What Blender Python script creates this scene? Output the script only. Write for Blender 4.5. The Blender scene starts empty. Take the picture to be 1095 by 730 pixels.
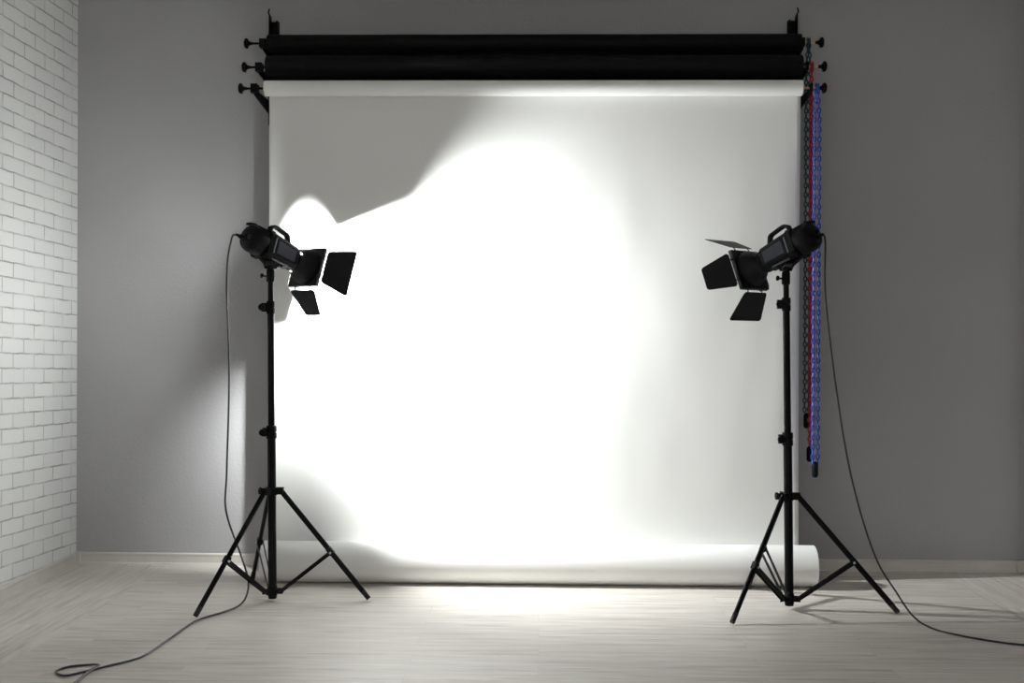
import bpy, bmesh, math, random
from mathutils import Vector, Matrix
random.seed(7)
C = bpy.context.scene.collection
sc = bpy.context.scene
PI = math.pi

# ------------------------------------------------------------------ camera
cam_d = bpy.data.cameras.new('camera')
cam = bpy.data.objects.new('camera', cam_d); C.objects.link(cam)
sc.camera = cam
yaw = math.atan(30/1230); pitch = -3.5/1230; roll = .0045
fw = Vector((-math.sin(yaw)*math.cos(pitch), math.cos(yaw)*math.cos(pitch), math.sin(pitch)))
r0 = Vector((math.cos(yaw), math.sin(yaw), 0)); u0 = r0.cross(fw)
rt = r0*math.cos(roll) + u0*math.sin(roll); up = rt.cross(fw)
M = Matrix((rt, up, -fw)).transposed().to_4x4()
M.translation = Vector((0, -6, 1.195))
cam.matrix_world = M
cam_d.sensor_width = 36; cam_d.lens = 36*1230/1095
cam_d.clip_start = .05; cam_d.clip_end = 60

# ------------------------------------------------------------------ light and exposure
BULB_POWER = 6600.0
WORLD = 1.0
w = bpy.data.worlds.new('world'); sc.world = w; w.use_nodes = True
w.node_tree.nodes['Background'].inputs[0].default_value = (1, .98, .965, 1)
w.node_tree.nodes['Background'].inputs[1].default_value = WORLD
sc.view_settings.view_transform = 'Standard'
sc.view_settings.look = 'None'
sc.view_settings.gamma = 1
sc.view_settings.use_curve_mapping = False
sc.view_settings.exposure = 0.0
sc.cycles.max_bounces = 10
sc.cycles.diffuse_bounces = 8
sc.cycles.sample_clamp_indirect = 6

# ------------------------------------------------------------------ materials
def mat(name, col, rough=.5, metal=0, spec=.5, **kw):
    m = bpy.data.materials.new(name); m.use_nodes = True
    b = m.node_tree.nodes['Principled BSDF']
    b.inputs['Base Color'].default_value = (*col, 1)
    b.inputs['Roughness'].default_value = rough
    b.inputs['Metallic'].default_value = metal
    b.inputs['Specular IOR Level'].default_value = spec
    for k, v in kw.items(): b.inputs[k].default_value = v
    return m
def nodes(m):
    nt = m.node_tree
    return nt, nt.nodes['Principled BSDF'], lambda t: nt.nodes.new(t), nt.links.new
def add_noise(m, scale, amount, bump=0, bump_scale=None, dist=.002, stretch=(1,1,1)):
    """gentle procedural variation of colour and relief in object space"""
    nt, b, N, L = nodes(m)
    tc = N('ShaderNodeTexCoord'); mp = N('ShaderNodeMapping'); mp.inputs['Scale'].default_value = stretch
    L(tc.outputs['Object'], mp.inputs['Vector'])
    n = N('ShaderNodeTexNoise'); n.inputs['Scale'].default_value = scale; n.inputs['Detail'].default_value = 4
    L(mp.outputs[0], n.inputs['Vector'])
    col = tuple(b.inputs['Base Color'].default_value)[:3]
    rp = N('ShaderNodeValToRGB')
    rp.color_ramp.elements[0].position = .3; rp.color_ramp.elements[1].position = .7
    rp.color_ramp.elements[0].color = (*[c*(1-amount) for c in col], 1)
    rp.color_ramp.elements[1].color = (*[min(1, c*(1+amount)) for c in col], 1)
    L(n.outputs['Fac'], rp.inputs[0]); L(rp.outputs[0], b.inputs['Base Color'])
    if bump:
        n2 = N('ShaderNodeTexNoise'); n2.inputs['Scale'].default_value = bump_scale or scale; n2.inputs['Detail'].default_value = 3
        L(mp.outputs[0], n2.inputs['Vector'])
        bp = N('ShaderNodeBump'); bp.inputs['Strength'].default_value = bump; bp.inputs['Distance'].default_value = dist
        L(n2.outputs['Fac'], bp.inputs['Height']); L(bp.outputs[0], b.inputs['Normal'])
    return m

m_grey = add_noise(mat('grey_wall_paint', (.39, .386, .392), .75, spec=.25), 1.3, .035, .55, 60, .004)
m_ceil = mat('ceiling_paint', (.6, .6, .59), .9)
m_base = add_noise(mat('baseboard_laminate', (.60, .57, .53), .45), 8, .06)
m_paper = add_noise(mat('backdrop_paper', (.80, .80, .785), .62, spec=.3), 2.0, .012)
m_blackpaper = add_noise(mat('black_backdrop_paper', (.0035, .0035, .0042), .6, spec=.13), 5, .1)
m_black = add_noise(mat('black_plastic', (.0025, .0025, .003), .5, spec=.12), 30, .15)
m_blackmetal = add_noise(mat('black_enamelled_metal', (.0022, .0022, .0026), .42, spec=.12), 40, .15)
m_door = add_noise(mat('matte_black_sheet_metal', (.0035, .0035, .0048), .5, spec=.2), 20, .12)
m_case = add_noise(mat('charcoal_lamp_housing', (.003, .003, .0042), .6, spec=.07), 25, .1)
m_panel = add_noise(mat('grey_side_panel', (.026, .027, .036), .6, spec=.12), 60, .08)
m_trimgrey = mat('grey_trim_metal', (.10, .10, .115), .45, .2)
m_rubber = mat('rubber', (.010, .010, .010), .8)
m_chrome = mat('bare_metal', (.55, .55, .55), .3, 1)
m_brass = mat('brass_rod', (.55, .42, .26), .35, .9)
m_inner = mat('reflector_lining', (.82, .82, .82), .55)
m_cord = mat('power_cable_rubber', (.012, .012, .013), .5)
m_cord_g = mat('dark_grey_cable_rubber', (.018, .018, .02), .5)
m_teal = mat('green_plastic', (.008, .05, .055), .5)
m_red = mat('red_plastic', (.45, .010, .024), .5)
m_blue = mat('blue_plastic', (.022, .055, .36), .5)
m_core = add_noise(mat('cardboard_core', (.28, .20, .13), .85), 20, .1)
m_bulb = bpy.data.materials.new('glowing_bulb'); m_bulb.use_nodes = True
nt = m_bulb.node_tree; nt.nodes.clear()
e = nt.nodes.new('ShaderNodeEmission'); o_ = nt.nodes.new('ShaderNodeOutputMaterial')
e.inputs[0].default_value = (.965, 1, .985, 1)
RB = .0415
e.inputs[1].default_value = BULB_POWER/(4*PI*RB*RB*PI)*.08
nt.links.new(e.outputs[0], o_.inputs[0])
m_glass = mat('frosted_bulb_glass', (.6, .6, .6), .3)

def floor_material(name, along_y):
    m = mat(name, (.6, .57, .54), .38, spec=.4)
    nt, b, N, L = nodes(m)
    tc = N('ShaderNodeTexCoord'); mp = N('ShaderNodeMapping')
    if along_y: mp.inputs['Rotation'].default_value = (0, 0, PI/2)
    L(tc.outputs['Object'], mp.inputs['Vector'])
    br = N('ShaderNodeTexBrick')
    br.offset = .37
    br.inputs['Scale'].default_value = 1; br.inputs['Brick Width'].default_value = 1.28
    br.inputs['Row Height'].default_value = .128; br.inputs['Mortar Size'].default_value = .0009
    br.inputs['Color1'].default_value = (.0, .0, .0, 1); br.inputs['Color2'].default_value = (1, 1, 1, 1)
    br.inputs['Mortar'].default_value = (.5, .5, .5, 1)
    L(mp.outputs[0], br.inputs['Vector'])
    # every board samples its own bit of grain
    add = N('ShaderNodeVectorMath'); add.operation = 'MULTIPLY_ADD'
    L(br.outputs['Color'], add.inputs[0]); add.inputs[1].default_value = (3.1, 7.7, 5.3)
    L(mp.outputs[0], add.inputs[2])
    st = N('ShaderNodeMapping'); st.inputs['Scale'].default_value = (1.1, 16, 1)
    L(add.outputs[0], st.inputs['Vector'])
    n1 = N('ShaderNodeTexNoise'); n1.inputs['Scale'].default_value = 2.2; n1.inputs['Detail'].default_value = 7; n1.inputs['Roughness'].default_value = .62
    n1.inputs['Distortion'].default_value = .5
    L(st.outputs[0], n1.inputs['Vector'])
    rp = N('ShaderNodeValToRGB'); cr = rp.color_ramp
    cr.elements[0].position = .28; cr.elements[0].color = (.41, .365, .33, 1)
    cr.elements[1].position = .68; cr.elements[1].color = (.71, .675, .64, 1)
    el = cr.elements.new(.46); el.color = (.60, .555, .515, 1)
    L(n1.outputs['Fac'], rp.inputs[0])
    # scratchy fine streaks
    st2 = N('ShaderNodeMapping'); st2.inputs['Scale'].default_value = (4, 120, 1)
    L(add.outputs[0], st2.inputs['Vector'])
    n2 = N('ShaderNodeTexNoise'); n2.inputs['Scale'].default_value = 1.5; n2.inputs['Detail'].default_value = 4
    L(st2.outputs[0], n2.inputs['Vector'])
    mr = N('ShaderNodeMapRange'); mr.inputs[1].default_value = .35; mr.inputs[2].default_value = .65
    mr.inputs[3].default_value = .90; mr.inputs[4].default_value = 1.06
    L(n2.outputs['Fac'], mr.inputs[0])
    mx = N('ShaderNodeMix'); mx.data_type = 'RGBA'; mx.blend_type = 'MULTIPLY'; mx.inputs[0].default_value = 1
    L(rp.outputs[0], mx.inputs[6]); L(mr.outputs[0], mx.inputs[7])
    mx2 = N('ShaderNodeMix'); mx2.data_type = 'RGBA'
    fm = N('ShaderNodeMath'); fm.operation = 'MULTIPLY'; fm.inputs[1].default_value = .35
    L(br.outputs['Fac'], fm.inputs[0]); L(fm.outputs[0], mx2.inputs[0])
    L(mx.outputs[2], mx2.inputs[6]); mx2.inputs[7].default_value = (.26, .235, .215, 1)
    L(mx2.outputs[2], b.inputs['Base Color'])
    bp = N('ShaderNodeBump'); bp.inputs['Strength'].default_value = .15; bp.inputs['Distance'].default_value = .001
    L(n1.outputs['Fac'], bp.inputs['Height']); L(bp.outputs[0], b.inputs['Normal'])
    return m
m_floor = floor_material('pale_laminate_boards', False)
m_floor_y = floor_material('pale_laminate_boards_turned', True)

def brick_material():
    m = mat('white_painted_brick', (.8, .8, .8), .7, spec=.3)
    nt, b, N, L = nodes(m)
    tc = N('ShaderNodeTexCoord'); sp = N('ShaderNodeSeparateXYZ'); L(tc.outputs['Object'], sp.inputs[0])
    def mth(op, a, c):
        n = N('ShaderNodeMath'); n.operation = op
        for i, v in enumerate((a, c)):
            if isinstance(v, (int, float)): n.inputs[i].default_value = v
            else: L(v, n.inputs[i])
        return n.outputs[0]
    y, z = sp.outputs['Y'], sp.outputs['Z']
    tilt = mth('SUBTRACT', .047, mth('MULTIPLY', z, .0175))         # the courses run slightly out of level
    v = mth('ADD', mth('ADD', z, mth('MULTIPLY', y, tilt)), .0335)
    u = mth('ADD', y, .075+22)
    nz = N('ShaderNodeTexNoise'); nz.inputs['Scale'].default_value = 14; nz.inputs['Detail'].default_value = 3
    L(tc.outputs['Object'], nz.inputs['Vector'])
    sn = N('ShaderNodeSeparateColor'); L(nz.outputs['Color'], sn.inputs[0])
    u = mth('ADD', u, mth('MULTIPLY', mth('SUBTRACT', sn.outputs[0], .5), .012))
    v = mth('ADD', v, mth('MULTIPLY', mth('SUBTRACT', sn.outputs[1], .5), .010))
    cb = N('ShaderNodeCombineXYZ'); L(u, cb.inputs[0]); L(v, cb.inputs[1])
    br = N('ShaderNodeTexBrick'); br.offset = .5; br.offset_frequency = 2
    br.inputs['Scale'].default_value = 1; br.inputs['Brick Width'].default_value = .22
    br.inputs['Row Height'].default_value = .0705; br.inputs['Mortar Size'].default_value = .0044
    br.inputs['Mortar Smooth'].default_value = .35
    br.inputs['Color1'].default_value = (.78, .785, .77, 1); br.inputs['Color2'].default_value = (.74, .745, .735, 1)
    br.inputs['Mortar'].default_value = (.50, .50, .485, 1)
    n3 = N('ShaderNodeTexNoise'); n3.inputs['Scale'].default_value = 7; n3.inputs['Detail'].default_value = 5
    L(tc.outputs['Object'], n3.inputs['Vector'])
    r3 = N('ShaderNodeValToRGB'); r3.color_ramp.elements[0].position = .38; r3.color_ramp.elements[1].position = .62
    r3.color_ramp.elements[0].color = (.42, .415, .40, 1); r3.color_ramp.elements[1].color = (.66, .66, .64, 1)
    L(n3.outputs['Fac'], r3.inputs[0]); L(r3.outputs[0], br.inputs['Mortar'])
    L(cb.outputs[0], br.inputs['Vector']); L(br.outputs['Color'], b.inputs['Base Color'])
    h = mth('SUBTRACT', mth('MULTIPLY', nz.outputs['Fac'], .25), br.outputs['Fac'])
    bp = N('ShaderNodeBump'); bp.inputs['Strength'].default_value = .9; bp.inputs['Distance'].default_value = .005
    L(h, bp.inputs['Height']); L(bp.outputs[0], b.inputs['Normal'])
    return m
m_brick = brick_material()

# ------------------------------------------------------------------ helpers
def obj(name, bm, m, parent=None, smooth=False, bevel=0, seg=2, loc=None, kind=None, label=None):
    me = bpy.data.meshes.new(name)
    bmesh.ops.recalc_face_normals(bm, faces=bm.faces)
    bm.to_mesh(me); bm.free()
    me.materials.append(m)
    o = bpy.data.objects.new(name, me); C.objects.link(o)
    if smooth:
        for p in me.polygons: p.use_smooth = True
        me.set_sharp_from_angle(angle=math.radians(40))
    if parent: o.parent = parent
    if loc: o.location = loc
    if bevel:
        md = o.modifiers.new('bevel', 'BEVEL'); md.width = bevel; md.segments = seg; md.limit_method = 'ANGLE'
    if kind: o['kind'] = kind
    if label: o['label'] = label
    return o
def thing(name, label, cat, loc=(0, 0, 0), group=None):
    o = bpy.data.objects.new(name, None); C.objects.link(o); o.location = loc; o.empty_display_size = .1
    o['label'] = label; o['category'] = cat
    if group: o['group'] = group
    return o
def box(bm, lo, hi):
    v = [bm.verts.new((x, y, z)) for x in (lo[0], hi[0]) for y in (lo[1], hi[1]) for z in (lo[2], hi[2])]
    for f in ((0,1,3,2), (4,6,7,5), (0,4,5,1), (2,3,7,6), (0,2,6,4), (1,5,7,3)): bm.faces.new([v[i] for i in f])
def frame_of(d):
    d = Vector(d).normalized()
    a = Vector((0, 0, 1)) if abs(d.z) < .9 else Vector((0, 1, 0))
    x = d.cross(a).normalized(); y = d.cross(x).normalized()
    return x, y
def lathe(bm, p0, d, prof, n=32, xy=None, closed=True):
    """prof: list of (distance along d, radius) rings; ends capped when closed"""
    p0 = Vector(p0); d = Vector(d).normalized(); x, y = xy or frame_of(d)
    rings = []
    for t, r in prof:
        rings.append([bm.verts.new(p0 + d*t + (x*math.cos(2*PI*i/n) + y*math.sin(2*PI*i/n))*r) for i in range(n)])
    for a, b in zip(rings, rings[1:]):
        for i in range(n): bm.faces.new((a[i], a[(i+1) % n], b[(i+1) % n], b[i]))
    if closed:
        bm.faces.new(rings[0]); bm.faces.new(rings[-1])
    return rings
def rod(bm, a, b, r, n=16, r2=None):
    a = Vector(a); b = Vector(b)
    lathe(bm, a, b-a, [(0, r), ((b-a).length, r2 if r2 is not None else r)], n)
def bar(bm, a, b, w, t, side=None):
    """flat bar from a to b, width w along side, thickness t"""
    a = Vector(a); b = Vector(b); d = (b-a).normalized()
    s = Vector(side) if side else frame_of(d)[0]
    s = (s - d*s.dot(d)).normalized(); q = d.cross(s)
    v = [bm.verts.new(p + s*i*w/2 + q*j*t/2) for p in (a, b) for i, j in ((-1,-1), (1,-1), (1,1), (-1,1))]
    for f in ((0,1,2,3), (4,5,6,7), (0,1,5,4), (1,2,6,5), (2,3,7,6), (3,0,4,7)): bm.faces.new([v[i] for i in f])
def prism(bm, pts, off):
    """polygon extruded by the vector off"""
    off = Vector(off)
    a = [bm.verts.new(Vector(p)) for p in pts]; b = [bm.verts.new(Vector(p)+off) for p in pts]
    n = len(a)
    bm.faces.new(a); bm.faces.new(b)
    for i in range(n): bm.faces.new((a[i], a[(i+1) % n], b[(i+1) % n], b[i]))
def catmull(pts, k=10):
    P = [Vector(p) for p in pts]; P = [P[0]*2-P[1]] + P + [P[-1]*2-P[-2]]; out = []
    for i in range(1, len(P)-2):
        a, b, c, d = P[i-1:i+3]
        for j in range(k):
            t = j/k
            out.append(.5*((2*b) + (c-a)*t + (2*a-5*b+4*c-d)*t*t + (3*b-a-3*c+d)*t**3))
    out.append(P[-2]); return out
def tube(bm, pts, r, n=8, closed=False):
    N = len(pts); rings = []; x = None
    for i, p in enumerate(pts):
        if closed: d = (pts[(i+1) % N]-pts[i-1]).normalized()
        else: d = (pts[min(i+1, N-1)]-pts[max(i-1, 0)]).normalized()
        if x is None: x = frame_of(d)[0]
        x = (x - d*x.dot(d)).normalized(); y = d.cross(x)
        rings.append([bm.verts.new(p + (x*math.cos(2*PI*j/n)+y*math.sin(2*PI*j/n))*r) for j in range(n)])
    pr = list(zip(rings, rings[1:])) + ([(rings[-1], rings[0])] if closed else [])
    for a, b in pr:
        for j in range(n): bm.faces.new((a[j], a[(j+1) % n], b[(j+1) % n], b[j]))
    if not closed: bm.faces.new(rings[0]); bm.faces.new(rings[-1])
B = bmesh.new

# ------------------------------------------------------------------ the room
XL, XR, YB, YF, ZC = -2.4377, 2.505, 0.0, -7.4, 3.02
bm = B(); box(bm, (-1.93, YF, -.1), (2.06, YB, 0)); obj('floor', bm, m_floor, kind='structure')
bm = B(); box(bm, (XL, YF, -.1), (-1.93, YB, 0)); obj('floor_border_left', bm, m_floor_y, kind='structure')
bm = B(); box(bm, (2.06, YF, -.1), (XR, YB, 0)); obj('floor_border_right', bm, m_floor_y, kind='structure')
bm = B(); box(bm, (XL, YB, -.1), (XR+.1, YB+.1, ZC)); obj('wall_back', bm, m_grey, kind='structure')
bm = B(); box(bm, (XL-.1, YF, -.1), (XL, YB+.1, ZC)); obj('wall_left', bm, m_brick, kind='structure')
bm = B(); box(bm, (XR, YF, -.1), (XR+.1, YB, ZC)); obj('wall_right', bm, m_grey, kind='structure')
bm = B(); box(bm, (XL-.1, YF, ZC), (XR+.1, YB+.1, ZC+.1)); obj('ceiling', bm, m_ceil, kind='structure')
def baseboard(name, a, b, n):
    """skirting with a bead along the top and a quarter round at the floor; n points into the room"""
    a = Vector(a); b = Vector(b); n = Vector(n); z = Vector((0, 0, 1))
    prof = [(0, 0), (.019, 0), (.0185, .004), (.0165, .0075), (.013, .010), (.013, .045), (.0155, .049), (.0155, .055), (.012, .0585), (.006, .060), (0, .060)]
    bm = B(); prism(bm, [a + n*p + z*q for p, q in prof], b-a)
    obj(name, bm, m_base, kind='structure')
baseboard('baseboard_back', (XL, 0, 0), (XR, 0, 0), (0, -1, 0))
baseboard('baseboard_left', (XL, YF, 0), (XL, -.019, 0), (1, 0, 0))
baseboard('baseboard_right', (XR, YF, 0), (XR, -.019, 0), (-1, 0, 0))
bm = B(); box(bm, (XL, -.026, 0), (XL+.030, 0, .0625)); obj('trim_1', bm, m_base, kind='structure', bevel=.003)
bm = B(); box(bm, (2.462, -.026, 0), (XR, 0, .0625)); obj('trim_2', bm, m_base, kind='structure', bevel=.003)

# ------------------------------------------------------------------ backdrop rolls, brackets and chains
RY = (-.17, -.25, -.34); RZ = (2.690, 2.550, 2.424)
def plug(parent, x, y, z, s, reach, wheel=None):
    """expanding roll plug: shaft, nut and knob; s = outward direction along x. Positions are relative to the roll's Empty."""
    bm = B(); rod(bm, (x-s*.03, y, z), (x+s*(reach-.008), y, z), .0058, 14)
    sh = obj('plug_shaft', bm, m_brass if s > 0 else m_blackmetal, parent, True)
    bm = B()
    lathe(bm, (x+s*(reach-.040), y, z), (s, 0, 0), [(0, .007), (.014, .009), (.022, .015), (.026, .023), (.036, .0245), (.041, .020), (.043, .010)], 20)
    for k in range(6):                                                # grip lobes round the rim
        a = k*PI/3; rod(bm, (x+s*(reach-.015), y+.021*math.cos(a), z+.021*math.sin(a)), (x+s*(reach-.003), y+.021*math.cos(a), z+.021*math.sin(a)), .0055, 8)
    obj('knob', bm, m_black, parent, True)

def roll(name, label, i, x0, x1, R, m, tail, group):
    y, z = RY[i], RZ[i]
    t = thing(name, label, 'backdrop', ((x0+x1)/2, y, z), group)
    cx = (x0+x1)/2; hl = (x1-x0)/2
    bm = B(); n = 48
    lathe(bm, (-hl, 0, 0), (1, 0, 0), [(0, .026), (0.0005, R-.0015), (.002, R), (2*hl-.002, R), (2*hl-.0005, R-.0015), (2*hl, .026)], n)
    obj('rolled_paper', bm, m, t, True)
    bm = B(); lathe(bm, (-hl-.004, 0, 0), (1, 0, 0), [(0, .026), (2*hl+.008, .026)], 24); obj('core', bm, m_core if i == 2 else m_black, t, True)
    if tail:
        bm = B(); pts = []
        for k in range(9):
            a = k/8; pts.append((R-.0012 + .004*math.sin(a*3), -tail*a))
        vs = []
        for (yy, zz) in pts: vs.append([bm.verts.new((sx*(hl-.012), yy, zz)) for sx in (-1, 1)])
        for a, b in zip(vs, vs[1:]): bm.faces.new((a[0], a[1], b[1], b[0]))
        o = obj('hanging_end', bm, m, t, True)
        md = o.modifiers.new('solid', 'SOLIDIFY'); md.thickness = .0008; md.offset = 1
    return t, hl
t1, hl1 = roll('black_backdrop_roll', 'black backdrop roll at the very top of the wall brackets', 0, -1.392, 1.306, .043, m_blackpaper, .10, 'black backdrop rolls')
plug(t1, -hl1, 0, 0, -1, .118); plug(t1, hl1, 0, 0, 1, .112)
t2, hl2 = roll('black_backdrop_roll', 'black backdrop roll in the middle, just above the white roll', 1, -1.378, 1.293, .056, m_blackpaper, .105, 'black backdrop rolls')
plug(t2, -hl2, 0, 0, -1, .122); plug(t2, hl2, 0, 0, 1, .120)

# white backdrop: top roll, hanging sheet, thick roll lying on the floor
TY, TZ, TR = -.400, .0995, .0985
t3, hl3 = roll('white_paper_backdrop', 'wide white paper backdrop hanging to a thick roll on the floor, brightly lit', 2, -1.366, 1.275, .0385, m_paper, 0, None)
t3['category'] = 'backdrop'
plug(t3, -hl3, 0, 0, -1, .128); plug(t3, hl3, 0, 0, 1, .116)
from mathutils import noise as mnoise
bm = B(); NX, NZ = 130, 110
x0, x1 = -1.353, 1.277
rows = []
topz = RZ[2]; botz = TZ
for j in range(NZ+1):
    v = j/NZ; z = topz + (botz-topz)*v
    row = []
    for i in range(NX+1):
        u = i/NX; x = x0 + (x1-x0)*u
        y = RY[2] + .0383 + (TY+TR+.0005 - (RY[2]+.0383))*v
        fade = min(1, v*5)*min(1, (1-v)*6)
        edge = .35 + .65*u
        a = mnoise.noise(Vector((x*2.2, z*1.6, 3.1)))*.0045
        a += mnoise.noise(Vector((x*6.5+4, z*2.6, 8.1)))*.0022
        curl = .010*max(0, (abs(u-.5)-.46)/.04)**2*math.sin(v*PI)
        row.append(bm.verts.new((x, y + a*fade*edge + curl*fade, z)))
    rows.append(row)
for a, b in zip(rows, rows[1:]):
    for i in range(NX): bm.faces.new((a[i], a[i+1], b[i+1], b[i]))
sh = obj('paper_sheet', bm, m_paper, t3, True)
sh.location = -t3.location
md = sh.modifiers.new('solid', 'SOLIDIFY'); md.thickness = .0006
bm = B()
fx0, fx1 = -1.350, 1.335
lathe(bm, (fx0, TY, TZ), (1, 0, 0), [(0, .045), (.0008, TR-.003), (.004, TR), (fx1-fx0-.004, TR), (fx1-fx0-.0008, TR-.003), (fx1-fx0, .045)], 72)
fr = obj('floor_roll', bm, m_paper, t3, True); fr.location = -t3.location
bm = B(); rings = lathe(bm, (fx0-.003, TY, TZ), (1, 0, 0), [(0, .040), (0, .045), (fx1-fx0+.006, .045), (fx1-fx0+.006, .040)], 28)
o = obj('cardboard_core', bm, m_core, t3, True); o.location = -t3.location

# wall brackets: an upright on the wall and a stepped side plate with a cradle for each plug
for s, xp, lab in ((-1, -1.416, 'black steel wall bracket carrying the left ends of the backdrop rolls'),
                   (1, 1.316, 'black steel wall bracket carrying the right ends of the backdrop rolls')):
    t = thing('wall_bracket', lab, 'bracket', (xp, 0, 2.30), 'backdrop roll brackets')
    inx = -s
    bm = B()
    box(bm, (min(0, inx*.044), -.006, 0), (max(0, inx*.044), 0, .545))
    box(bm, (-.003, -.045, .09), (.003, 0, .57))
    box(bm, (inx*.036-.004, -.030, .03), (inx*.036+.004, 0, .545))
    obj('upright', bm, m_blackmetal, t, bevel=.0015)
    bm = B()
    out = []
    arms = [(RY[0], RZ[0]-2.30), (RY[1], RZ[1]-2.30), (RY[2], RZ[2]-2.30)]
    pts = [(-.002, .545), (-.040, .545)]
    for k, (yy, zz) in enumerate(arms):
        up = max(.075, -yy*.30)                                      # each arm slopes forward and up from the spine
        pts += [(-.045, zz+.034-up*.35), (yy+.028, zz-.004), (yy+.020, zz+.012), (yy+.009, zz+.012), (yy+.007, zz-.007), (yy-.007, zz-.007), (yy-.009, zz+.016), (yy-.020, zz+.016), (yy-.020, zz-.016), (yy+.010, zz-.036), (-.045, zz-.012-up*.55)]
    pts += [(-.045, .0), (-.002, .0)]
    prism(bm, [(-.003, a, b) for a, b in pts], (.006, 0, 0))
    obj('side_plate', bm, m_blackmetal, t)
    for k, (yy, zz) in enumerate(arms):
        bm = B()
        wd = .017 if s < 0 else .007
        box(bm, (-wd, yy-.024, zz-.024), (wd, yy+.024, zz-.009))
        box(bm, (-wd, yy+.010, zz-.012), (wd, yy+.024, zz+.020)); box(bm, (-wd, yy-.024, zz-.012), (wd, yy-.010, zz+.020))
        obj('cradle', bm, m_blackmetal, t, bevel=.0015)
    bm = B()
    tube(bm, [Vector((s*.002, -.010, .55)), Vector((s*.004, -.013, .575)), Vector((s*.012, -.016, .59)), Vector((s*.006, -.014, .61))], .004, 8)
    obj('hook', bm, m_blackmetal, t, True)
    for zz in (.515, .06):
        bm = B(); lathe(bm, (inx*.020, -.006, zz), (0, -1, 0), [(0, .008), (.004, .008), (.005, .005)], 10)
        obj('screw', bm, m_blackmetal, t, True)

def chain(name, label, x, y, ztop, zbot, m, gap, group, wheel_m):
    """endless plastic pull chain over a wheel, with a black weight at its foot"""
    t = thing(name, label, 'pull chain', (x, y, ztop), group)
    # wheel the chain runs over
    bm = B()
    rr = gap/2
    lathe(bm, (-.007, 0, 0), (1, 0, 0), [(0, .020), (.002, .026), (.005, .021), (.009, .021), (.012, .026), (.014, .020)], 24)
    obj('chain_wheel', bm, wheel_m, t, True)
    bm = B()
    L = ztop-zbot
    pitch_ = .0235
    LR = .0026 if gap < .01 else .0036
    for sx in (-1, 1):
        n = int(L/pitch_)
        for k in range(n):
            zz = -k*pitch_ - .004
            px = sx*rr*min(1, .35+k*.12) ; py = .004*sx
            if k % 2 == 0:
                pts = [Vector((px+.0074*math.cos(a), py, zz-pitch_/2+.0140*math.sin(a))) for a in [2*PI*q/10 for q in range(10)]]
            else:
                pts = [Vector((px+.0006*math.cos(a), py+.0074*math.cos(a), zz-pitch_/2+.0140*math.sin(a))) for a in [2*PI*q/10 for q in range(10)]]
            tube(bm, pts, LR, 5, True)
    obj('chain_loop', bm, m, t, True)
    bm = B()
    lathe(bm, (0, 0, -L+.010), (0, 0, -1), [(0, .006), (.006, .013), (.016, .0155), (.066, .0155), (.074, .012), (.078, .004)], 20)
    obj('chain_weight', bm, m_black, t, True)
chain('pull_chain', 'green pull chain hanging nearest the white paper, shortest of the three', 1.3445, RY[0], RZ[0], .815, m_teal, .0225, 'plastic pull chains', m_teal)
chain('pull_chain', 'red pull chain hanging between the green and the blue one', 1.342, RY[1], RZ[1], .655, m_red, .007, 'plastic pull chains', m_red)
chain('pull_chain', 'blue pull chain furthest right, hanging lowest of the three', 1.348, RY[2], RZ[2], .588, m_blue, .0265, 'plastic pull chains', m_blue)

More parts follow.
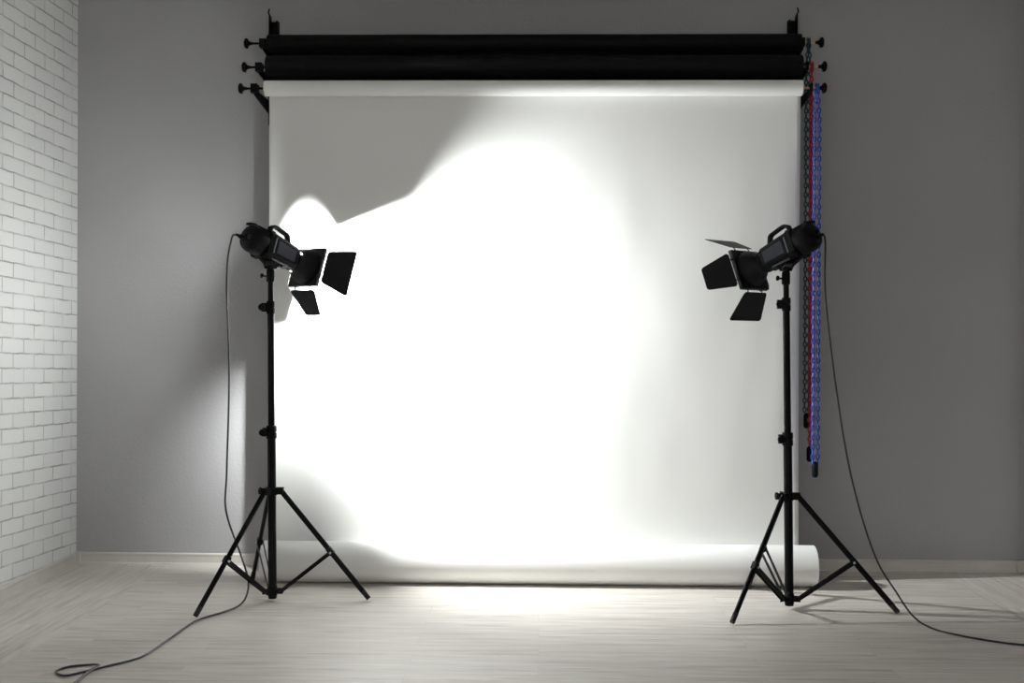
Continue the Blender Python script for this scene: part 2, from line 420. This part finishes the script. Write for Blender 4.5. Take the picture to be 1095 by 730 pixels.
# ------------------------------------------------------------------ tripod stands
def stand(label, base, top, hub_z, c1, c2, c0, feet, knob_dir):
    """base / top = (x, y, z) of the pole's foot and stud; feet on the floor; c0, c1, c2 = heights of the collars"""
    b = Vector(base); T = Vector(top)
    t = thing('light_stand', label, 'light stand', (b.x, b.y, 0), 'tripod light stands')
    o0 = Vector((b.x, b.y, 0))
    def at(z): return b + (T-b)*((z-b.z)/(T.z-b.z)) - o0
    A = (T-b).normalized()
    bm = B(); rod(bm, at(b.z), at(c2), .0190, 24); lo = obj('lower_tube', bm, m_blackmetal, t, True)
    bm = B(); rod(bm, at(c2-.03), at(c1), .0155, 24); obj('middle_tube', bm, m_blackmetal, t, True)
    bm = B(); rod(bm, at(c1-.03), at(T.z), .0125, 24); obj('upper_tube', bm, m_blackmetal, t, True)
    s = knob_dir
    for zc, r in ((c2, .0235), (c1, .0195)):
        bm = B(); lathe(bm, at(zc)-A*.030, A, [(0, r-.002), (.002, r), (.026, r), (.029, r-.003), (.032, r), (.056, r), (.060, r-.003)], 24)
        p = at(zc)
        box(bm, (p.x+(s*.010 if s > 0 else -.040), p.y-.012, p.z-.020), (p.x+(.040 if s > 0 else -.010), p.y+.012, p.z+.020))
        cl = obj('collar', bm, m_black, t, True, bevel=.0015)
        bm = B(); lathe(bm, (p.x+s*.034, p.y-.012, p.z), (0, -1, 0), [(0, .006), (.008, .006), (.009, .015), (.022, .016), (.024, .012)], 12)
        obj('knob', bm, m_black, cl, True)
    # upper hub: spider the legs hang from
    h = at(hub_z)
    bm = B(); lathe(bm, h-A*.020, A, [(0, .022), (.004, .026), (.028, .026), (.036, .021)], 24)
    lb = at(c0)
    bm2 = B(); lathe(bm2, lb-A*.026, A, [(0, .015), (.003, .0205), (.030, .022), (.046, .022), (.050, .019)], 24)
    for f in feet:
        F = Vector((f[0], f[1], 0)) - o0
        d = Vector((F.x-h.x, F.y-h.y, 0)).normalized(); q = d.cross(Vector((0, 0, 1)))
        for sgn in (-1, 1):
            bar(bm, h+d*.018+q*sgn*.0145, h+d*.052+q*sgn*.0145, .030, .004, (0, 0, 1))
            bar(bm2, lb+d*.014+q*sgn*.0125, lb+d*.048+q*sgn*.0125, .022, .004, (0, 0, 1))
        rod(bm, h+d*.042-q*.020, h+d*.042+q*.020, .0045, 10)
        rod(bm2, lb+d*.040-q*.018, lb+d*.040+q*.018, .004, 10)
    obj('hub', bm, m_black, t, True)
    obj('lower_hub', bm2, m_black, t, True)
    bm = B(); kp = h+Vector((s*.024, -.006, 0))
    rod(bm, kp, kp+Vector((s*.020, 0, 0)), .005, 10)
    lathe(bm, kp+Vector((s*.018, 0, 0)), (s, 0, 0), [(0, .008), (.004, .016), (.014, .017), (.017, .012)], 12)
    obj('hub_knob', bm, m_black, t, True)
    for f in feet:
        F = Vector((f[0], f[1], 0)) - o0
        d = Vector((F.x-h.x, F.y-h.y, 0)).normalized(); q = d.cross(Vector((0, 0, 1)))
        a = h+d*.042; e_ = Vector((F.x, F.y, .011)); dr = (e_-a).normalized()
        bm = B(); bm_ = bm
        # rounded flat tube
        v = []
        nrm = dr.cross(q).normalized()
        for p in (a-dr*.006, e_-dr*.030):
            v.append([bm.verts.new(p + q*.0095*math.cos(k*PI/8) + nrm*.0125*math.sin(k*PI/8)) for k in range(16)])
        for k in range(16): bm.faces.new((v[0][k], v[0][(k+1) % 16], v[1][(k+1) % 16], v[1][k]))
        bm.faces.new(v[0]); bm.faces.new(v[1])
        lg = obj('leg', bm, m_blackmetal, t, True)
        bm = B(); rod(bm, e_-dr*.042, e_, .0118, 16, .0112); lathe(bm, e_-dr*.002, dr, [(0, .0112), (.004, .010)], 16)
        obj('rubber_foot', bm, m_rubber, lg, True)
        m_ = a + (e_-a)*.565
        bm = B()
        bar(bm, m_-dr*.018+q*0, m_+dr*.016, .025, .025, tuple(q))
        obj('leg_sleeve', bm, m_black, lg, bevel=.003)
        bm = B(); c = lb+d*.040
        for sgn in (-1, 1): bar(bm, m_+q*sgn*.0150+Vector((0, 0, -.004)), c+q*sgn*.0105, .016, .003, (0, 0, 1))
        obj('brace', bm, m_blackmetal, t)
        bm = B(); rod(bm, m_-q*.020+Vector((0, 0, -.004)), m_+q*.020+Vector((0, 0, -.004)), .005, 10)
        obj('rivet', bm, m_chrome, lg, True)
    return t
LT = (-1.2225, -.815, 1.500); RT = (1.0835, -.895, 1.492)
stand('black tripod light stand on the left, under the lamp that is lit', (-1.2075, -.815, .012), LT, .499, 1.330, .765, .045,
      [(-1.457, -1.155), (-.774, -.793), (-1.405, -.390)], -1)
stand('black tripod light stand on the right, beside the hanging pull chains', (1.109, -.880, .018), RT, .503, 1.350, .755, .048,
      [(.809, -1.170), (1.5616, -.958), (1.000, -.472)], -1)

# ------------------------------------------------------------------ studio lamps
def lamp(label, az, dip, side, fc, stud, lit, doors, cable_label):
    """fc = centre of the barn-door frame; the lamp points along A"""
    a = math.radians(az); p = math.radians(dip)
    A = Vector((side*math.cos(a)*math.cos(p), math.sin(a)*math.cos(p), -math.sin(p)))
    N = Vector((side*math.sin(a), -math.cos(a), 0))
    U = Vector((side*math.cos(a)*math.sin(p), math.sin(a)*math.sin(p), math.cos(p)))
    fc = Vector(fc); S = Vector(stud)
    t = thing('studio_light', label, 'studio light', S, 'studio lights with barn doors')
    def W(tt, n, u): return fc + A*tt + N*n + U*u - S
    # housing: chamfered box
    def octo(tt, hn, hu, ch):
        return [W(tt, n, u) for n, u in ((-hn+ch, -hu), (hn-ch, -hu), (hn, -hu+ch), (hn, hu-ch), (hn-ch, hu), (-hn+ch, hu), (-hn, hu-ch), (-hn, -hu+ch))]
    def loft(bm, secs):
        R = [[bm.verts.new(q) for q in s_] for s_ in secs]
        n = len(R[0])
        for x, y in zip(R, R[1:]):
            for i in range(n): bm.faces.new((x[i], x[(i+1) % n], y[(i+1) % n], y[i]))
        bm.faces.new(R[0]); bm.faces.new(R[-1])
    bm = B(); loft(bm, [octo(-.285, .058, .058, .020), octo(-.262, .060, .060, .020), octo(-.110, .052, .052, .018), octo(-.100, .046, .046, .018)])
    body = obj('housing', bm, m_case, t, bevel=.003)
    # side panels and ribs
    for sn in (1, -1):
        bm = B()
        for tt0, tt1 in ((-.245, -.128),):
            h0 = .058; h1 = .0535
            q = [W(tt0, sn*(h0+.0005), -.030), W(tt1, sn*h1, -.027), W(tt1, sn*h1, .027), W(tt0, sn*(h0+.0005), .030)]
            prism(bm, q, N*sn*.0035)
        obj('side_panel', bm, m_panel, body, bevel=.0015, label='lighter grey side panel')
    bm = B(); loft(bm, [octo(-.300, .058, .058, .022), octo(-.297, .064, .064, .022), octo(-.268, .065, .065, .022), octo(-.264, .060, .060, .022)])
    obj('collar_ring', bm, m_case, body, bevel=.002)
    for sn in (1, -1):
        bm = B(); bar(bm, W(-.262, sn*.0615, -.036), W(-.262, sn*.0615, .036), .006, .002, tuple(A))
        obj('metal_strip', bm, m_trimgrey, body)
    bm = B(); bar(bm, W(-.250, .045, -.0575), W(-.150, .042, -.0535), .012, .004, tuple(N+U*-1))
    obj('metal_strip', bm, m_trimgrey, body)
    # rear cap: rounder, with cooling fins and controls
    bm = B(); Rr = lathe(bm, W(-.295, 0, 0), -A, [(0, .062), (.012, .064), (.052, .063), (.068, .060), (.079, .053), (.085, .043), (.085, .010)], 32, (N, U))
    cap = obj('rear_cap', bm, m_black, t, True)
    bm = B()
    for k in range(14):
        an = PI*(.10 + .80*k/13)
        dirv = N*math.cos(an)+U*math.sin(an)
        bar(bm, W(-.305, 0, 0)+dirv*.0645, W(-.348, 0, 0)+dirv*.0635, .0035, .007, tuple(A.cross(dirv)))
    obj('cooling_fins', bm, m_black, cap)
    for n_, u_, r_ in ((.022, -.006, .011), (-.016, .012, .008), (-.020, -.020, .007)):
        bm = B(); lathe(bm, W(-.379, n_, u_), -A, [(0, r_), (.008, r_*.95), (.010, r_*.7)], 16)
        obj('dial', bm, m_panel if lit else m_black, cap, True)
    # a small raised lug on top of the rear cap
    bm = B(); bar(bm, W(-.325, 0, .060), W(-.362, -.002, .064), .024, .010, tuple(N)); bar(bm, W(-.356, -.002, .063), W(-.388, -.004, .056), .034, .011, tuple(N))
    obj('tilt_lug', bm, m_black, cap, bevel=.002)
    # handle
    bm = B()
    hp = [W(-.268, 0, .056), W(-.264, 0, .090), W(-.252, 0, .100), W(-.236, 0, .102), W(-.172, 0, .095), W(-.160, 0, .090), W(-.140, 0, .048)]
    pts = hp
    for x_, y_ in zip(pts, pts[1:]):
        dd = (y_-x_).normalized()
        bar(bm, x_-dd*.002, y_+dd*.002, .028, .012, tuple(N))
    obj('handle', bm, m_black, t, bevel=.002)
    # front mount ring
    bm = B(); lathe(bm, W(-.104, 0, 0), A, [(0, .046), (.002, .053), (.012, .053), (.016, .049), (.0165, .030)], 36, (N, U))
    obj('mount_ring', bm, m_case, t, True)
    # reflector bowl (open, thin shell) with an umbrella hole near its throat
    prof = [(-.088, .0475), (-.076, .049), (-.068, .052), (-.060, .057), (-.050, .065), (-.038, .073), (-.024, .080), (-.010, .0845), (.002, .086)]
    n = 48
    bm = B(); rings = []
    for tt, r in prof:
        rings.append([bm.verts.new(W(tt, r*math.cos(2*PI*i/n), r*math.sin(2*PI*i/n))) for i in range(n)])
    hole = HOLE
    for k, (x_, y_) in enumerate(zip(rings, rings[1:])):
        for i in range(n):
            if lit and ((k in hole[0] and i in hole[1]) or (k in LEAK_SLOTS[0] and i in LEAK_SLOTS[1])): continue
            bm.faces.new((x_[i], x_[(i+1) % n], y_[(i+1) % n], y_[i]))
    refl = obj('reflector', bm, m_door, t, True)
    md = refl.modifiers.new('solid', 'SOLIDIFY'); md.thickness = .0015; md.offset = 0
    # pale lining just inside
    bm = B(); rings = []
    for tt, r in prof:
        rings.append([bm.verts.new(W(tt, (r-.0016)*math.cos(2*PI*i/n), (r-.0016)*math.sin(2*PI*i/n))) for i in range(n)])
    for k, (x_, y_) in enumerate(zip(rings, rings[1:])):
        for i in range(n):
            if lit and ((k in hole[0] and i in hole[1]) or (k in LEAK_SLOTS[0] and i in LEAK_SLOTS[1])): continue
            bm.faces.new((x_[i], x_[(i+1) % n], y_[(i+1) % n], y_[i]))
    obj('lining', bm, m_inner, refl, True)
    # bulb
    bm = B()
    rg = []
    for k in range(1, 10):
        th = PI*k/10; rg.append((RB*(1-math.cos(th)), RB*math.sin(th)))
    lathe(bm, W(-.087, 0, 0), A, rg, 20)
    obj('bulb', bm, m_bulb if lit else m_glass, t, True, label='glowing bulb' if lit else 'unlit bulb')
    # square barn-door frame with a round opening
    s = .0935
    bm = B(); nn = 48
    for tt in (.0, .006):
        pass
    def sq(i):
        an = 2*PI*i/nn; c_, s_ = math.cos(an), math.sin(an); k_ = s/max(abs(c_), abs(s_)); return c_*k_, s_*k_
    L4 = []
    for tt in (-.002, .005):
        o_ = [bm.verts.new(W(tt, *sq(i))) for i in range(nn)]
        n_ = [bm.verts.new(W(tt, .0855*math.cos(2*PI*i/nn), .0855*math.sin(2*PI*i/nn))) for i in range(nn)]
        L4.append((o_, n_))
    for i in range(nn):
        j = (i+1) % nn
        (o0, n0), (o1, n1) = L4
        bm.faces.new((o0[i], o0[j], n0[j], n0[i])); bm.faces.new((o1[i], o1[j], n1[j], n1[i]))
        bm.faces.new((o0[i], o0[j], o1[j], o1[i])); bm.faces.new((n0[i], n0[j], n1[j], n1[i]))
    # turned-up rim along the four sides
    for O, T_ in ((N, U), (-N, U), (U, N), (-U, N)):
        bar(bm, W(.006, 0, 0)+O*s-T_*s, W(.006, 0, 0)+O*s+T_*s, .016, .0022, tuple(A))
    fo = obj('barn_door_frame', bm, m_door, t)
    for key, (th, Ld, w1, w2, g) in doors.items():
        O, T_ = {'near': (N, U), 'far': (-N, U), 'top': (U, N), 'bottom': (-U, N)}[key]
        th = math.radians(th)
        D = A*math.cos(th)+O*math.sin(th); q = D.cross(T_).normalized()
        h0 = W(.004, 0, 0)+O*(s+g)
        c = .010
        flat = [(-w1, c), (-w1+c, 0), (w1-c, 0), (w1, c), (w2, Ld-c), (w2-c*.8, Ld), (-w2+c*.8, Ld), (-w2, Ld-c)]
        bm = B(); prism(bm, [h0 + T_*x_ + D*y_ - q*.0008 for x_, y_ in flat], q*.0016)
        dl = obj('barn_door', bm, m_door, t)
        for k in (-1, 1):
            bm = B(); x_ = k*w1*.62
            rod(bm, W(.004, 0, 0)+O*(s-.001)+T_*(x_-.010), W(.004, 0, 0)+O*(s-.001)+T_*(x_+.010), .0032, 8)
            bar(bm, W(.004, 0, 0)+O*(s-.001)+T_*x_, h0+T_*x_+D*.012, .006, .002, tuple(T_))
            obj('hinge', bm, m_blackmetal, dl)
    # tilt bracket standing on the stud
    bm = B()
    X = Vector((side*math.cos(a), math.sin(a), 0)); Z = Vector((0, 0, 1))
    base_t = (Z*0)
    cb = W(-.215, 0, -.056)
    # cheeks from the housing down to the pivot
    piv = Vector((0, 0, .030))
    for sn in (-1, 1):
        off = N*sn*.014
        p1 = W(-.262, 0, -.057)+off; p2 = W(-.150, 0, -.052)+off; p3 = W(-.165, 0, -.066)+off
        prism(bm, [p1, p2, p3, piv+X*.040+off, piv+X*.018-Z*.026+off, piv-X*.018-Z*.026+off, piv-X*.034+Z*.006+off], N*sn*.004)
    obj('tilt_bracket', bm, m_black, t)
    bm = B()
    lathe(bm, (0, 0, -.055), (0, 0, 1), [(0, .0165), (.003, .0185), (.050, .0185), (.060, .0145), (.075, .013)], 20)
    rod(bm, piv-N*.028, piv+N*.028, .017, 16)
    obj('stud_socket', bm, m_black, t, True)
    bm = B()
    rod(bm, piv-X*.004+N*.02, piv+N*.034, .006, 10)
    hb = piv+N*.034
    bar(bm, hb-X*.012, hb-X*.066-Z*.004, .016, .010, (0, 0, 1))
    obj('tilt_lever', bm, m_black, t, bevel=.003)
    bm = B()
    rod(bm, Vector((0, 0, -.030)), Vector((-side*0-.034, -.006, -.028)), .0045, 10)
    lathe(bm, (-.030, -.006, -.028), (-1, 0, .1), [(0, .006), (.003, .011), (.012, .012), (.014, .008)], 10)
    obj('clamp_knob', bm, m_black, t, True)
    # arm that stays the housing from behind
    bm = B()
    bar(bm, W(-.292, .0, -.060), piv-X*.020-Z*.012, .020, .007, tuple(N))
    bar(bm, W(-.262, .0, -.060), W(-.300, 0, -.060), .030, .008, tuple(N))
    obj('stay', bm, m_black, t)
    return A, N, U, fc
HOLE = ((0,), (5, 6))
LEAK_SLOTS = ((1,), tuple(i for i in range(20, 34) if i % 4 != 3))       # slots added on the lit reflector's unseen far side, leaking light onto the brick
LD = dict(near=(42, .133, .080, .112, .017), far=(26, .133, .080, .112, .017), top=(29, .140, .080, .080, .017), bottom=(39, .140, .080, .052, .018))
RD = dict(near=(30, .137, .080, .055, .018), far=(34, .137, .080, .055, .018), top=(40, .142, .080, .108, .016), bottom=(42, .142, .080, .110, .016))
LA = lamp('black studio lamp with barn doors, switched on, on the left stand', 55, 18.5, 1, (-1.0945, -.632, 1.523), LT, True, LD, '')
RA = lamp('black unlit studio lamp with barn doors, on the right stand', 48.8, 21.7, -1, (.9506, -.7486, 1.510), RT, False, RD, '')

# ------------------------------------------------------------------ power cables
def rear(Lx, n, u):
    A, N, U, fc = Lx; return fc + A*-.383 + N*n + U*u
def cable(label, pts, r, m, plugpt, pd):
    t = thing('power_cable', label, 'cable', plugpt, 'lamp power cables')
    o0 = Vector(plugpt)
    bm = B(); tube(bm, [p-o0 for p in catmull(pts, 12)], r, 8)
    obj('cord', bm, m, t, True)
    bm = B(); pd = Vector(pd).normalized()
    lathe(bm, pd*-.002, pd, [(0, .010), (.018, .010), (.022, .007), (.038, .0055), (.040, .004)], 12)
    obj('connector', bm, m_black, t, True)
A, N, U, fc = LA
pr = fc - A*.379 - N*.030 - U*.006
cable('black power cable from the lit lamp, looping on the floor at lower left', [pr, pr-A*.035+Vector((0, 0, -.002)), pr-A*.05+Vector((-.012, 0, -.03)),
     Vector((-1.385, -.95, 1.45)), Vector((-1.378, -.93, 1.03)), Vector((-1.390, -.92, .60)), Vector((-1.392, -.92, .42)), Vector((-1.330, -.90, .22)),
     Vector((-1.297, -.90, .11)), Vector((-1.302, -.92, .04)), Vector((-1.325, -.97, .010)), Vector((-1.368, -1.06, .0045)), Vector((-1.437, -1.215, .0045)), Vector((-1.455, -1.50, .0045)),
     Vector((-1.478, -1.76, .0045)), Vector((-1.565, -1.89, .0045)), Vector((-1.612, -1.957, .0045)), Vector((-1.660, -2.005, .0045)), Vector((-1.712, -1.965, .0045)),
     Vector((-1.695, -1.900, .0045)), Vector((-1.630, -1.872, .0050)), Vector((-1.580, -1.905, .0125)), Vector((-1.592, -1.985, .0090)), Vector((-1.594, -2.09, .0045)), Vector((-1.60, -2.6, .0045))],
     .0042, m_cord_g, tuple(pr), -A)
A, N, U, fc = RA
pr = fc - A*.379 + N*.000 - U*.018
cable('black power cable from the unlit lamp, trailing along the floor to the right', [pr, pr-A*.030+Vector((0, 0, -.004)), pr-A*.038+Vector((.008, 0, -.035)),
     Vector((1.222, -1.04, 1.38)), Vector((1.270, -1.04, .98)), Vector((1.335, -1.05, .60)), Vector((1.43, -1.06, .28)), Vector((1.515, -1.09, .125)), Vector((1.572, -1.14, .035)),
     Vector((1.625, -1.215, .0055)), Vector((1.695, -1.315, .0045)), Vector((1.795, -1.400, .0045)), Vector((1.92, -1.463, .0045)), Vector((2.25, -1.56, .0045))],
     .0040, m_cord, tuple(pr), -A)
